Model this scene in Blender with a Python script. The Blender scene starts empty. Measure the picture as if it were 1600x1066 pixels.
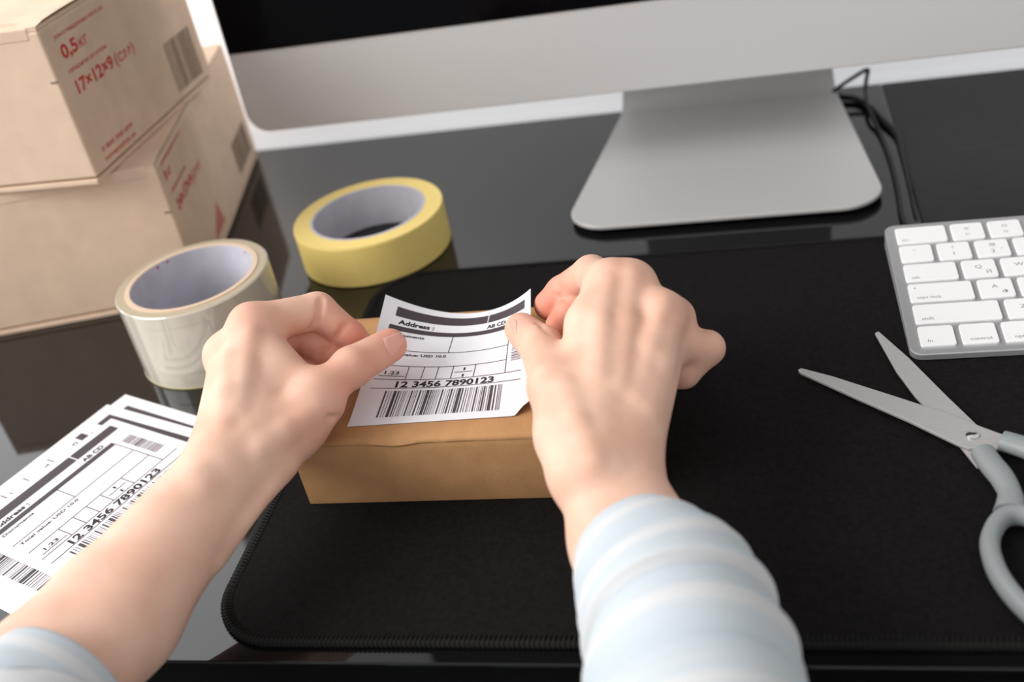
import bpy, bmesh, math, random
import numpy as np
from mathutils import Vector, Matrix
from mathutils.bvhtree import BVHTree
random.seed(7)
S = 0.001                       # everything below is written in millimetres
scene = bpy.context.scene
COL = scene.collection

# ------------------------------------------------------------------ camera
CAM_F = 1731.4978506186937 * 36 / 1600
CAM_ROT = (math.radians(57.2246486), math.radians(10.22448291), math.radians(9.400676))
CAM_LOC = Vector((-66.941837, -462.15235827, 327.63762214))
cam_data = bpy.data.cameras.new('camera')
cam_data.lens = CAM_F; cam_data.sensor_width = 36; cam_data.clip_start = .01
cam = bpy.data.objects.new('camera', cam_data); COL.objects.link(cam)
cam.location = CAM_LOC*S; cam.rotation_euler = CAM_ROT
cam_data.dof.use_dof = True; cam_data.dof.focus_distance = .515; cam_data.dof.aperture_fstop = 6.0
scene.camera = cam

# ------------------------------------------------------------------ light
w = bpy.data.worlds.new('world'); scene.world = w; w.use_nodes = True
w.node_tree.nodes['Background'].inputs[0].default_value = (1.0, .985, .97, 1)
w.node_tree.nodes['Background'].inputs[1].default_value = .56
def area(name, loc, target, sx, sy, power, col):
    d = bpy.data.lights.new(name, 'AREA'); d.shape = 'RECTANGLE'; d.size = sx; d.size_y = sy
    d.energy = power; d.color = col
    o = bpy.data.objects.new(name, d); COL.objects.link(o); o.location = loc
    o.rotation_euler = (Vector(target) - Vector(loc)).to_track_quat('-Z', 'Y').to_euler()
    return o
area('daylight_left', (-2.9, -1.3, 2.1), (-.2, 0, .02), 2.5, 2.2, 122, (1, .985, .96))
area('daylight_back', (-1.35, .36, .85), (-1.35, -1, .85), 1.4, 1.15, 10, (.97, .985, 1))
scene.view_settings.view_transform = 'Standard'; scene.view_settings.look = 'None'
scene.view_settings.gamma = 1; scene.view_settings.exposure = .2
scene.view_settings.use_curve_mapping = False

# ------------------------------------------------------------------ materials
def mat(name, col, rough=.5, metal=0, spec=.5, noise=0, nscale=200, bump=0, bscale=None, sss=0, coat=0, stretch=None):
    m = bpy.data.materials.new(name); m.use_nodes = True
    nt = m.node_tree; b = nt.nodes['Principled BSDF']
    b.inputs['Base Color'].default_value = (*col, 1); b.inputs['Roughness'].default_value = rough
    b.inputs['Metallic'].default_value = metal; b.inputs['Specular IOR Level'].default_value = spec
    if coat: b.inputs['Coat Weight'].default_value = coat; b.inputs['Coat Roughness'].default_value = .05
    tc = nt.nodes.new('ShaderNodeTexCoord'); vec = tc.outputs['Object']
    if stretch:
        mp = nt.nodes.new('ShaderNodeMapping'); mp.inputs['Scale'].default_value = stretch
        nt.links.new(vec, mp.inputs['Vector']); vec = mp.outputs[0]
    if noise:
        n = nt.nodes.new('ShaderNodeTexNoise'); n.inputs['Scale'].default_value = nscale
        n.inputs['Detail'].default_value = 5; nt.links.new(vec, n.inputs['Vector'])
        r = nt.nodes.new('ShaderNodeValToRGB')
        r.color_ramp.elements[0].position = .3; r.color_ramp.elements[1].position = .7
        r.color_ramp.elements[0].color = (*[c*(1 - noise) for c in col], 1)
        r.color_ramp.elements[1].color = (*[min(1, c*(1 + noise)) for c in col], 1)
        nt.links.new(n.outputs['Fac'], r.inputs[0]); nt.links.new(r.outputs[0], b.inputs['Base Color'])
    if bump:
        n2 = nt.nodes.new('ShaderNodeTexNoise'); n2.inputs['Scale'].default_value = bscale or nscale*3
        n2.inputs['Detail'].default_value = 3; nt.links.new(vec, n2.inputs['Vector'])
        bp = nt.nodes.new('ShaderNodeBump'); bp.inputs['Strength'].default_value = bump
        bp.inputs['Distance'].default_value = .0004
        nt.links.new(n2.outputs['Fac'], bp.inputs['Height']); nt.links.new(bp.outputs[0], b.inputs['Normal'])
    if sss:
        b.inputs['Subsurface Weight'].default_value = sss
        b.inputs['Subsurface Radius'].default_value = (1, .35, .2); b.inputs['Subsurface Scale'].default_value = .0016
    return m
def srgb(r, g, b):
    f = lambda c: (c/255/12.92) if c <= 10 else ((c/255 + .055)/1.055)**2.4
    return (f(r), f(g), f(b))
M = {}
M['card'] = mat('pale_cardboard', srgb(226, 199, 175), .85, spec=.2, noise=.05, nscale=60, bump=.25, bscale=900)
M['kraft'] = mat('brown_kraft_cardboard', srgb(186, 140, 96), .8, spec=.25, noise=.08, nscale=90, bump=.3, bscale=1200)
M['redink'] = mat('red_ink', srgb(206, 74, 66), .8, spec=.1)
M['redfade'] = mat('faded_red_ink', srgb(208, 130, 118), .8, spec=.1)
M['greyink'] = mat('grey_ink', srgb(140, 122, 106), .8, spec=.1)
M['ink'] = mat('black_toner', srgb(78, 70, 74), .6, spec=.2)
M['inktext'] = mat('letter_toner', srgb(56, 46, 52), .6, spec=.2)
M['inkthin'] = mat('thin_toner', srgb(92, 74, 80), .6, spec=.2)
M['inkpale'] = mat('pale_toner', srgb(165, 152, 160), .6, spec=.2)
M['paper'] = mat('white_paper', (.83, .825, .865), .7, spec=.2)
M['glassdesk'] = mat('black_glass', (.006, .006, .0065), .035, spec=.46)
M['wooddesk'] = mat('black_wood', (.012, .0115, .012), .46, spec=.2, noise=.5, nscale=14, bump=.5, bscale=30, stretch=(3, 45, 3))
M['blackrail'] = mat('black_lacquer', (.002, .002, .0025), .6, spec=.15)
M['mat'] = mat('black_mat_cloth', (.0075, .0065, .0065), .9, spec=.12, noise=.35, nscale=500, bump=.5, bscale=2500)
M['thread'] = mat('black_thread', (.011, .0105, .010), .8, spec=.2)
M['wall'] = mat('white_wall_paint', (.84, .84, .85), .8, spec=.2, noise=.015, nscale=8)
M['glowwall'] = mat('glowing_white_wall', (.8, .8, .82), .9)
_b = M['glowwall'].node_tree.nodes['Principled BSDF']; _b.inputs['Emission Color'].default_value = (.96, .975, 1, 1); _b.inputs['Emission Strength'].default_value = .39  # self-glow added to lift the wall strip's brightness
M['floor'] = mat('dark_carpet', (.02, .02, .022), .95, spec=.1, noise=.3, nscale=60)
M['alu'] = mat('satin_aluminium', (.64, .618, .608), .5, metal=.1, spec=.4)
M['alufoot'] = mat('satin_foot', (.50, .492, .485), .45, metal=.2, spec=.4)
M['screen'] = mat('black_screen_glass', (.002, .002, .003), .08, spec=.06)
M['yellow'] = mat('yellow_crepe_tape', srgb(255, 228, 138), .6, spec=.3, noise=.03, nscale=120, bump=.25, bscale=700)
M['yellowside'] = mat('yellow_tape_side', srgb(255, 227, 148), .7, spec=.2, noise=.04, nscale=400)
M['core'] = mat('grey_white_card_core', srgb(206, 204, 214), .8, spec=.2, noise=.07, nscale=70)
M['corered'] = mat('red_core_print', srgb(180, 40, 60), .7)
M['film'] = mat('clear_film_roll', srgb(208, 202, 186), .12, spec=.5, noise=.03, nscale=25, coat=1)
M['filmedge'] = mat('film_edge', srgb(214, 204, 160), .3)
M['filmside'] = mat('film_roll_side', srgb(190, 176, 152), .45, spec=.4)
M['coretan'] = mat('tan_core_edge', srgb(226, 200, 174), .8, spec=.2)
M['key'] = mat('white_keycap', (.93, .925, .93), .45, spec=.35)
M['legend'] = mat('grey_legend', srgb(150, 150, 152), .6)
M['keybody'] = mat('keyboard_aluminium', (.56, .565, .58), .42, metal=.6, spec=.4)
M['steel'] = mat('brushed_steel', (.50, .485, .485), .4, metal=.2, spec=.5, noise=.07, nscale=60, stretch=(4, 60, 4))
M['rivet'] = mat('polished_rivet', (.75, .73, .72), .2, metal=1)
M['greyplastic'] = mat('grey_plastic', srgb(142, 148, 149), .42, spec=.4)
M['cable'] = mat('black_rubber_cable', (.008, .008, .009), .5, spec=.3)
M['nail'] = mat('fingernail', srgb(236, 178, 164), .28, spec=.5, sss=.15)

def skin_material():
    m = mat('skin', srgb(236, 196, 170), .52, spec=.3, sss=.14)
    nt = m.node_tree; b = nt.nodes['Principled BSDF']
    at = nt.nodes.new('ShaderNodeAttribute'); at.attribute_name = 'flush'
    tc = nt.nodes.new('ShaderNodeTexCoord')
    n = nt.nodes.new('ShaderNodeTexNoise'); n.inputs['Scale'].default_value = 45; n.inputs['Detail'].default_value = 4
    nt.links.new(tc.outputs['Object'], n.inputs['Vector'])
    r = nt.nodes.new('ShaderNodeValToRGB')
    r.color_ramp.elements[0].position = .35; r.color_ramp.elements[1].position = .68
    r.color_ramp.elements[0].color = (*srgb(226, 179, 156), 1); r.color_ramp.elements[1].color = (*srgb(238, 197, 175), 1)
    nt.links.new(n.outputs['Fac'], r.inputs[0])
    mx = nt.nodes.new('ShaderNodeMixRGB'); mx.inputs[2].default_value = (*srgb(226, 138, 116), 1)
    nt.links.new(at.outputs['Fac'], mx.inputs[0]); nt.links.new(r.outputs[0], mx.inputs[1])
    nt.links.new(mx.outputs[0], b.inputs['Base Color'])
    n2 = nt.nodes.new('ShaderNodeTexNoise'); n2.inputs['Scale'].default_value = 1100; n2.inputs['Detail'].default_value = 3
    nt.links.new(tc.outputs['Object'], n2.inputs['Vector'])
    bp = nt.nodes.new('ShaderNodeBump'); bp.inputs['Strength'].default_value = .18; bp.inputs['Distance'].default_value = .0003
    nt.links.new(n2.outputs['Fac'], bp.inputs['Height']); nt.links.new(bp.outputs[0], b.inputs['Normal'])
    return m
M['skin'] = skin_material()
def sleeve_material():
    m = mat('striped_cotton', srgb(196, 212, 222), .9, spec=.15, bump=.25, bscale=1500)
    nt = m.node_tree; b = nt.nodes['Principled BSDF']
    uv = nt.nodes.new('ShaderNodeUVMap'); uv.uv_map = 'along'
    sp = nt.nodes.new('ShaderNodeSeparateXYZ'); nt.links.new(uv.outputs[0], sp.inputs[0])
    r = nt.nodes.new('ShaderNodeValToRGB'); e = r.color_ramp.elements
    base, pale, deep = (*srgb(193, 201, 207), 1), (*srgb(207, 208, 210), 1), (*srgb(186, 196, 203), 1)
    e[0].position = 0; e[0].color = base; e[1].position = 1; e[1].color = base
    for pos, c in ((.055, base), (.075, pale), (.115, pale), (.135, base), (.25, deep), (.30, pale), (.345, pale), (.37, base),
                   (.45, base), (.475, pale), (.52, pale), (.545, deep), (.66, base), (.69, pale), (.735, pale), (.76, base), (.88, deep)):
        k = e.new(pos); k.color = c
    nt.links.new(sp.outputs['Y'], r.inputs[0]); nt.links.new(r.outputs[0], b.inputs['Base Color'])
    return m
M['sleeve'] = sleeve_material()
M['shirt'] = mat('pale_cotton', srgb(207, 219, 226), .9, spec=.15)

# ------------------------------------------------------------------ helpers
def tag(o, label=None, cat=None, group=None, kind=None):
    if label: o['label'] = label
    if cat: o['category'] = cat
    if group: o['group'] = group
    if kind: o['kind'] = kind
    return o
def empty(name, loc=(0, 0, 0), rz=0):
    o = bpy.data.objects.new(name, None); COL.objects.link(o); o.empty_display_size = .02
    o.location = Vector(loc)*S; o.rotation_euler = (0, 0, rz); return o
def obj(name, V, F, m, parent=None, smooth=False, auto=None):
    me = bpy.data.meshes.new(name)
    me.from_pydata([tuple(np.asarray(v, float)*S) for v in V], [], [tuple(int(i) for i in f) for f in F]); me.update()
    return link(name, me, m, parent, smooth, auto)
def link(name, me, m, parent=None, smooth=False, auto=None):
    me.materials.clear(); me.materials.append(M[m] if isinstance(m, str) else m)
    if smooth:
        for p in me.polygons: p.use_smooth = True
        if auto: me.set_sharp_from_angle(angle=math.radians(auto))
    o = bpy.data.objects.new(name, me); COL.objects.link(o)
    if parent: o.parent = parent
    return o
class MB:
    """collects shapes (mm) into one mesh"""
    def __init__(s): s.V = []; s.F = []
    def add(s, V, F):
        n = len(s.V); s.V += [tuple(map(float, v)) for v in V]; s.F += [tuple(int(i) + n for i in f) for f in F]; return s
    def box(s, x0, x1, y0, y1, z0, z1):
        V = [(x, y, z) for z in (z0, z1) for y in (y0, y1) for x in (x0, x1)]
        return s.add(V, [(0, 2, 3, 1), (4, 5, 7, 6), (0, 1, 5, 4), (2, 6, 7, 3), (0, 4, 6, 2), (1, 3, 7, 5)])
    def prism(s, pts, z0, z1):
        n = len(pts)
        if sum(pts[i][0]*pts[(i+1) % n][1] - pts[(i+1) % n][0]*pts[i][1] for i in range(n)) < 0: pts = pts[::-1]
        V = [(x, y, z0) for x, y in pts] + [(x, y, z1) for x, y in pts]
        return s.add(V, [tuple(range(n))[::-1], tuple(range(n, 2*n))] + [(i, (i+1) % n, n + (i+1) % n, n + i) for i in range(n)])
    def grid(s, P, flip=False):
        P = np.asarray(P); a, b = P.shape[:2]
        F = [(i*b + j, (i+1)*b + j, (i+1)*b + j + 1, i*b + j + 1) for i in range(a-1) for j in range(b-1)]
        return s.add(P.reshape(-1, 3), [f[::-1] for f in F] if flip else F)
    def tube(s, path, r, n=10, closed=False, rz=None, caps=True):
        P = np.array(path, float); k = len(P); rr = np.full(k, r, float) if np.isscalar(r) else np.array(r, float)
        rv = rr if rz is None else (np.full(k, rz, float) if np.isscalar(rz) else np.array(rz, float))
        T = np.roll(P, -1, 0) - np.roll(P, 1, 0)
        if not closed: T[0] = P[1] - P[0]; T[-1] = P[-1] - P[-2]
        T /= np.linalg.norm(T, axis=1)[:, None]
        V = []
        for i in range(k):
            up = np.array([0, 0, 1.]) if abs(T[i][2]) < .95 else np.array([0, 1., 0])
            a = np.cross(T[i], up); a /= np.linalg.norm(a); b = np.cross(a, T[i])
            for j in range(n):
                t = 2*math.pi*j/n; V.append(P[i] + a*math.cos(t)*rr[i] + b*math.sin(t)*rv[i])
        F = []
        for i in range(k if closed else k-1):
            i2 = (i+1) % k
            for j in range(n):
                j2 = (j+1) % n; F.append((i*n + j, i*n + j2, i2*n + j2, i2*n + j))
        if not closed and caps: F += [tuple(range(n))[::-1], tuple(range((k-1)*n, k*n))]
        return s.add(V, F)
    def lathe(s, prof, cx=0, cy=0, n=96, closed=True):
        k = len(prof)
        V = [(cx + r*math.cos(2*math.pi*j/n), cy + r*math.sin(2*math.pi*j/n), z) for r, z in prof for j in range(n)]
        F = [(i*n + j, i*n + (j+1) % n, ((i+1) % k)*n + (j+1) % n, ((i+1) % k)*n + j)
             for i in range(k if closed else k-1) for j in range(n)]
        return s.add(V, F)
    def build(s, name, m, parent=None, smooth=False, auto=None, bevel=0, seg=2, angle=35):
        if not bevel: return obj(name, s.V, s.F, m, parent, smooth, auto)
        bm = bmesh.new(); vs = [bm.verts.new(v) for v in s.V]
        for f in s.F:
            try: bm.faces.new([vs[i] for i in f])
            except ValueError: pass
        bm.normal_update()
        ed = [e for e in bm.edges if len(e.link_faces) == 2 and e.calc_face_angle(0) > math.radians(angle)]
        bmesh.ops.bevel(bm, geom=ed, offset=bevel, segments=seg, profile=.5, affect='EDGES', clamp_overlap=True)
        bmesh.ops.scale(bm, vec=(S, S, S), verts=bm.verts)
        me = bpy.data.meshes.new(name); bm.to_mesh(me); bm.free()
        return link(name, me, m, parent, True, 12)      # flat faces keep flat normals
def round_poly(pts, r, n=8):
    """rounded polygon; r per corner or one number"""
    out = []; k = len(pts)
    for i in range(k):
        p0, p1, p2 = [np.array(pts[(i + d) % k], float) for d in (-1, 0, 1)]
        ri = r[i] if isinstance(r, (list, tuple)) else r
        if ri <= 0: out.append(tuple(p1)); continue
        a = (p0 - p1)/np.linalg.norm(p0 - p1); b = (p2 - p1)/np.linalg.norm(p2 - p1)
        ang = math.acos(np.clip(a @ b, -1, 1)); t = ri/math.tan(ang/2)
        A, B = p1 + a*t, p1 + b*t; c = p1 + (a + b)/np.linalg.norm(a + b)*ri/math.sin(ang/2)
        a0 = math.atan2(*(A - c)[::-1]); a1 = math.atan2(*(B - c)[::-1]); d = (a1 - a0 + math.pi) % (2*math.pi) - math.pi
        out += [(c[0] + ri*math.cos(a0 + d*q/n), c[1] + ri*math.sin(a0 + d*q/n)) for q in range(n + 1)]
    return out
def text_mesh(body, height, width=None, bold=0, align='LEFT'):
    """flat letters in mm, baseline on y=0: capital height, optional total width"""
    cu = bpy.data.curves.new('t', 'FONT'); cu.body = body; cu.size = 1; cu.offset = bold; cu.resolution_u = 3
    o = bpy.data.objects.new('t', cu); COL.objects.link(o)
    dg = bpy.context.evaluated_depsgraph_get(); me = bpy.data.meshes.new_from_object(o.evaluated_get(dg))
    V = np.array([v.co[:] for v in me.vertices]) if len(me.vertices) else np.zeros((0, 3))
    F = [tuple(p.vertices) for p in me.polygons]
    bpy.data.objects.remove(o); bpy.data.meshes.remove(me); bpy.data.curves.remove(cu)
    if not len(V): return V, F
    sy = height/.73; sx = sy
    V[:, 0] -= V[:, 0].min()
    if width: sx = width/V[:, 0].max()
    V[:, 0] *= sx; V[:, 1] *= sy
    if align == 'CENTER': V[:, 0] -= V[:, 0].max()/2
    return V, F
def pick(px, py, z):
    """the point at height z (mm) that stands behind a pixel of the 1600 x 1066 frame"""
    d = Vector(((px - 800)/1731.4978506, -(py - 533)/1731.4978506, -1.0)); d.rotate(cam.rotation_euler)
    return np.array(CAM_LOC + d*((z - CAM_LOC.z)/d.z))
def ray(px, py):
    d = Vector(((px - 800)/1731.4978506, -(py - 533)/1731.4978506, -1.0)); d.rotate(cam.rotation_euler)
    return d.normalized()
def spline(pts, n=8, closed=False):
    P = np.array(pts, float); k = len(P); out = []
    for i in range(k if closed else k - 1):
        g = lambda j: P[j % k] if closed else P[min(max(j, 0), k - 1)]
        a, b, c, d = g(i-1), g(i), g(i+1), g(i+2)
        for t in np.arange(n)/n:
            out.append(.5*((2*b) + (c - a)*t + (2*a - 5*b + 4*c - d)*t*t + (3*b - 3*c + d - a)*t**3))
    if not closed: out.append(P[-1])
    return np.array(out)


# ================================================================== SETTING
def structure(name, mb, m): return tag(mb.build(name, m), kind='structure')
structure('wall_back', MB().box(-3000, 1800, 378, 420, -740, 2000), 'wall')
structure('glow_panel_1', MB().box(-2100, 700, 372, 376, -60, 260), 'glowwall')      # added glowing strip, brightens the white band behind the desk
structure('floor', MB().box(-3000, 1800, -2200, 378, -780, -740), 'floor')

# ================================================================== DESK
desk = tag(empty('desk', (-400, 85, -740)), 'black desk with a glossy glass top and a wood-grain board at its right', 'desk')
def at_desk(o): o.location = Vector((400, -85, 740))*S; return o
at_desk(MB().box(-900, 18.6, -187, 356, -2.2, 0).build('glass_top', 'glassdesk', desk, bevel=.8, seg=3))
at_desk(tag(MB().box(18.9, 800, -187, 356, -2.2, -.1).build('wooden_top', 'wooddesk', desk, bevel=.8), 'black wood-grain board right of the glass top'))
at_desk(MB().box(-880, 780, -184, -165, -95, -2.4).build('front_rail', 'blackrail', desk, bevel=1))
for x in (-870, 745):
    for y in (-160, 320):
        at_desk(MB().box(x, x + 40, y, y + 30, -740, -2.4).build('leg', 'blackrail', desk, bevel=1))

# ================================================================== MAT
def mat_outline(inset): return round_poly([(-307 + inset, -179.5 + inset), (493 - inset, -179.5 + inset), (493 - inset, 120.5 - inset), (-307 + inset, 120.5 - inset)], 32 - inset, 14)
dm = tag(empty('desk_mat', (-307, -180, 0)), 'large black cloth desk mat with a stitched edge lying on the desk', 'mat')
def at_mat(o): o.location = Vector((307, 180, 0))*S; return o
at_mat(MB().prism(mat_outline(1.6), .1, 2.8).build('cloth', 'mat', dm, bevel=.4))
edge = np.array([(x, y, 1.55) for x, y in mat_outline(1.6)])
at_mat(MB().tube(edge, 1.9, 8, closed=True, rz=1.45).build('edge_binding', 'thread', dm, smooth=True))
# overlock stitches: short thread bars over the binding, too many to pick apart
loop = np.vstack([edge, edge[:1]]); seg = np.linalg.norm(np.diff(loop, axis=0), axis=1); cum = np.r_[0, np.cumsum(seg)]
st = MB()
for d in np.arange(0, cum[-1], 2.0):
    i = min(np.searchsorted(cum, d, 'right') - 1, len(seg) - 1); t = (d - cum[i])/seg[i]
    pnt = loop[i]*(1 - t) + loop[i+1]*t; tg = (loop[i+1] - loop[i])/seg[i]; nr = np.array([-tg[1], tg[0], 0])
    st.tube([pnt + nr*3.0 + (0, 0, 1.35) + tg*.5, pnt + nr*1.2 + (0, 0, 1.65), pnt - nr*1.2 + (0, 0, 1.2), pnt - nr*2.1 + (0, 0, -.4)], .5, 4, caps=False)
at_mat(tag(st.build('edge_stitching', 'thread', dm), kind='stuff'))

# ================================================================== COMPUTER
pc = tag(empty('computer', (-96, 255, 0)), 'silver all-in-one computer with black screen, wide chin and metal foot', 'computer')
def at_pc(o): o.location = Vector((96, -255, 0))*S; return o
tilt = math.tan(math.radians(2.0))
def panel(x0, x1, z0, z1, y_front, y_back, r):
    """rounded upright slab leaning back a little"""
    poly = round_poly([(x0, z0), (x1, z0), (x1, z1), (x0, z1)], r, 10)
    mb = MB(); n = len(poly)
    V = [(x, y_front + (z - 62)*tilt, z) for x, z in poly] + [(x, y_back + (z - 62)*tilt, z) for x, z in poly]
    mb.add(V, [tuple(range(n)), tuple(range(n, 2*n))[::-1]] + [(i, n + i, n + (i+1) % n, (i+1) % n) for i in range(n)])
    return mb
hs = at_pc(panel(-421, 229, 62.5, 545, 232, 238, [15, 15, 15, 15]).build('housing', 'alu', pc, bevel=1, seg=2))
at_pc(panel(-419.5, 227.5, 120, 543.5, 231.2, 232.6, [.5, .5, 13, 13]).build('screen', 'screen', pc))
back = MB()
P = []
for a in np.linspace(0, 1, 9):          # bulging back shell
    k = math.cos(a*math.pi/2); hw, hh, dep = 318*k + 4, 232*k + 4, 238 + 38*math.sin(a*math.pi/2)
    P.append([(-96 + hw*np.sign(math.cos(t))*abs(math.cos(t))**.35, dep + (303 - 62 + hh*np.sign(math.sin(t))*abs(math.sin(t))**.35)*tilt,
               303 + hh*np.sign(math.sin(t))*abs(math.sin(t))**.35) for t in np.linspace(0, 2*math.pi, 49)])
at_pc(back.grid(P, True).build('back_shell', 'alu', pc, smooth=True))
# foot: flat plate that bends up into the neck behind the panel
foot = round_poly([(-171.8, 334), (-195.5, 154), (3.3, 152), (-14, 334)], [0, 25, 25, 0], 10)
fm = MB().prism(foot, 3.3, 6.2)
at_pc(MB().prism(round_poly([(-166, 330), (-188, 160), (-4, 158), (-20, 330)], [0, 22, 22, 0], 10), .1, 3.3).build('foot_shadow_base', 'blackrail', pc))  # black inset base put in for the shadow line under the foot
prof = [(334, 3.4)] + [(334 + 22*math.sin(a), 25.4 - 22*math.cos(a)) for a in np.linspace(.15, math.pi/2*1.06, 12)] + [(349, 120), (335, 200), (322, 236), (290, 250)]
tp = np.array(prof); tg = np.gradient(tp, axis=0); tg /= np.linalg.norm(tg, axis=1)[:, None]; nr = np.c_[-tg[:, 1], tg[:, 0]]
L = len(prof); hwid = np.interp(np.arange(L), [0, 12, L - 1], [79, 77, 62])
neck = MB()
for i in range(L):
    for sx in (-1, 1):
        for off in (-2.8, 2.8): neck.V.append((-93 + sx*hwid[i], tp[i][0] + nr[i][0]*off, tp[i][1] + nr[i][1]*off))
for i in range(L - 1):
    a, b = i*4, i*4 + 4
    neck.F += [(a, a+2, b+2, b), (a+1, b+1, b+3, a+3), (a, b, b+1, a+1), (a+2, a+3, b+3, b+2)]
neck.F += [(0, 1, 3, 2), (4*L-4, 4*L-2, 4*L-1, 4*L-3)]
stand = at_pc(fm.build('foot', 'alufoot', pc, bevel=1.0, seg=3))
at_pc(neck.build('neck', 'alufoot', pc, smooth=True, auto=45))

# cables behind the foot
c1 = [pick(*q) for q in ((1300, 150, 3.2), (1318, 152, 3.0), (1338, 155, 2.6), (1360, 168, 2.4), (1382, 190, 2.4), (1402, 211, 2.0), (1409, 240, 1.2), (1416, 270, 1.0), (1424, 305, 1.0), (1431, 338, .9), (1436, 352, -3))]
tag(MB().tube(spline(c1), np.interp(np.arange(len(c1)*8 - 7), [0, 40, 56, 81], [2.3, 2.2, 1.2, 1.0]), 10).build('power_cable', 'cable', smooth=True), 'black cable bending from the metal foot into the seam of the desk top', 'cable')
c2 = [pick(*q) for q in ((1302, 143, 10), (1314, 134, 12), (1332, 122, 14), (1355, 109, 17), (1354, 122, 12), (1352, 142, 6), (1357, 168, 6.2), (1374, 206, 2), (1391, 250, 1.6), (1402, 295, 1.6), (1410, 340, 2))] + [np.array(q) for q in ((12, 122, 4.6), (26, 117, 4.8), (60, 116.4, 4.8), (130, 116, 5.0))]
tag(MB().tube(spline(c2), 1.5, 10).build('keyboard_cable', 'cable', smooth=True), 'thin black cable running from the metal foot to the keyboard', 'cable')

# ================================================================== CARDBOARD BOXES
def face_text(mb, body, y, z, h, width, bold=.012, x=.15):
    """letters on the right-hand face (x = 0) of a box: y along the face, z up"""
    V, F = text_mesh(body, h, width, bold)
    if len(V): mb.add([(x, y + v[0], z + v[1]) for v in V], F)
def barcode(mb, y0, y1, z0, z1, seed, x=.15):
    rnd = random.Random(seed); y = y0
    while y < y1:
        wd = rnd.choice((.7, .7, 1.1, 1.9)); mb.add([(x, y, z0), (x, min(y + wd, y1), z0), (x, min(y + wd, y1), z1), (x, y, z1)], [(0, 1, 2, 3)])
        y += wd + rnd.choice((.7, .9, 1.4))
def carton(loc, rz, W, D, H, label, seed):
    e = tag(empty('cardboard_box', loc, rz), label, 'box', 'stacked pale cardboard boxes')
    b = MB().box(-W, 0, 0, D, 4.2, H - 3.4).build('shell', 'card', e, bevel=1.4, seg=3)
    MB().box(-W - .2, -.4, -.7, D - .5, 0.1, 3.2).build('bottom_tray', 'card', e, bevel=.6, seg=2)
    lid = MB()
    NX, NY = 24, 18
    P = [[(-W + .3 + (W - .8)*i/NX, .5 + (D - 1)*j/NY, H + .5*math.sin(i*.7 + seed)*math.sin(j*.5) - (1.0 if j == 0 else 0)) for j in range(NY + 1)] for i in range(NX + 1)]
    lid.grid(P, True)
    B = [(-W + .3, .5), (-.5, .5), (-.5, D - .5), (-W + .3, D - .5)]
    lid.box(-W + .3, -.5, .5, D - .5, H - 3.3, H - 1.2)
    lid.build('lid', 'card', e, bevel=.0)
    MB().prism(round_poly([(-W + 6, -.4), (-7, -.4), (-4, 1.5), (-W + 3, 1.5)], [1, 1, 0, 0], 3), H - 8, H - 1.0).build('tuck_flap', 'card', e, bevel=.8)
    # slit where the side wing is tucked in
    MB().box(-4.5, .25, -.35, .2, H*.66 - .6, H*.66 + .5).build('slit', 'greyink', e)
    return e
lo = carton((-428.9, 111.4, 0), math.radians(102.222) - math.pi/2, 170, 240, 96.9, 'larger pale cardboard box standing on the desk beneath another box', 1)
hi = carton((-452.9, 87.96, 96.95), math.radians(88.92) - math.pi/2, 120, 170, 96.4, 'smaller pale cardboard box with red 0,5 and 17x12x9 print, on top', 4)
class Lines:
    def __init__(s, parent, m): s.parent, s.m = parent, m
    def text(s, *a):
        mb = MB(); face_text(mb, *a); mb.build('red_print', s.m, s.parent)
mb = Lines(hi, 'redink'); face_text_ = lambda l, *a: l.text(*a)
face_text_(mb, 'рекомендована вага до', 12, 84, 2.6, 57, .004); face_text_(mb, '0,5', 13.2, 72.2, 7.8, 17.6, .03); face_text_(mb, 'кг', 32.4, 72.2, 7.0, 10, .004)
face_text_(mb, 'габаритні розміри', 12.9, 63.6, 2.6, 44.5, .004); face_text_(mb, '17×12×9', 14.5, 51, 7.8, 44, .03); face_text_(mb, '(см)', 61, 51, 7.4, 25, .004)
face_text_(mb, '0 800 500 609', 14.4, 14, 3.0, 39, .012); face_text_(mb, 'novaposhta.ua', 14.4, 8.3, 3.0, 39, .012)
mb = MB(); barcode(mb, 120, 159, 9.5, 43, 5); tag(mb.build('barcode', 'greyink', hi), kind='stuff')
# red line of print on the lid
mb = MB(); V, F = text_mesh('відділення та адреса отримувача', 2.4, 80, .004)
mb.add([(-98 + v[0], 7 + v[1], 97.2) for v in V], F); mb.build('lid_print', 'redfade', hi)
mb = Lines(lo, 'redink')
face_text_(mb, 'рекомендована вага до', 12, 90, 2.6, 53, .004); face_text_(mb, '1', 11.4, 80, 6.4, 2.8, .03); face_text_(mb, 'кг', 16.8, 80, 6.0, 10, .004)
face_text_(mb, 'габаритні розміри', 12.7, 70.4, 2.6, 41, .004); face_text_(mb, '24×17×9', 13.8, 57.6, 7.6, 44, .03); face_text_(mb, '(см)', 60, 57.6, 7.2, 24, .004)
mb = MB(); mb.add([(.15, 62, 10), (.15, 97, 10), (.15, 90, 28)], [(0, 1, 2)]); mb.build('arrow_mark', 'redfade', lo)
mb = MB(); barcode(mb, 172, 226, 12, 37, 9); tag(mb.build('barcode', 'greyink', lo), kind='stuff')

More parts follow.
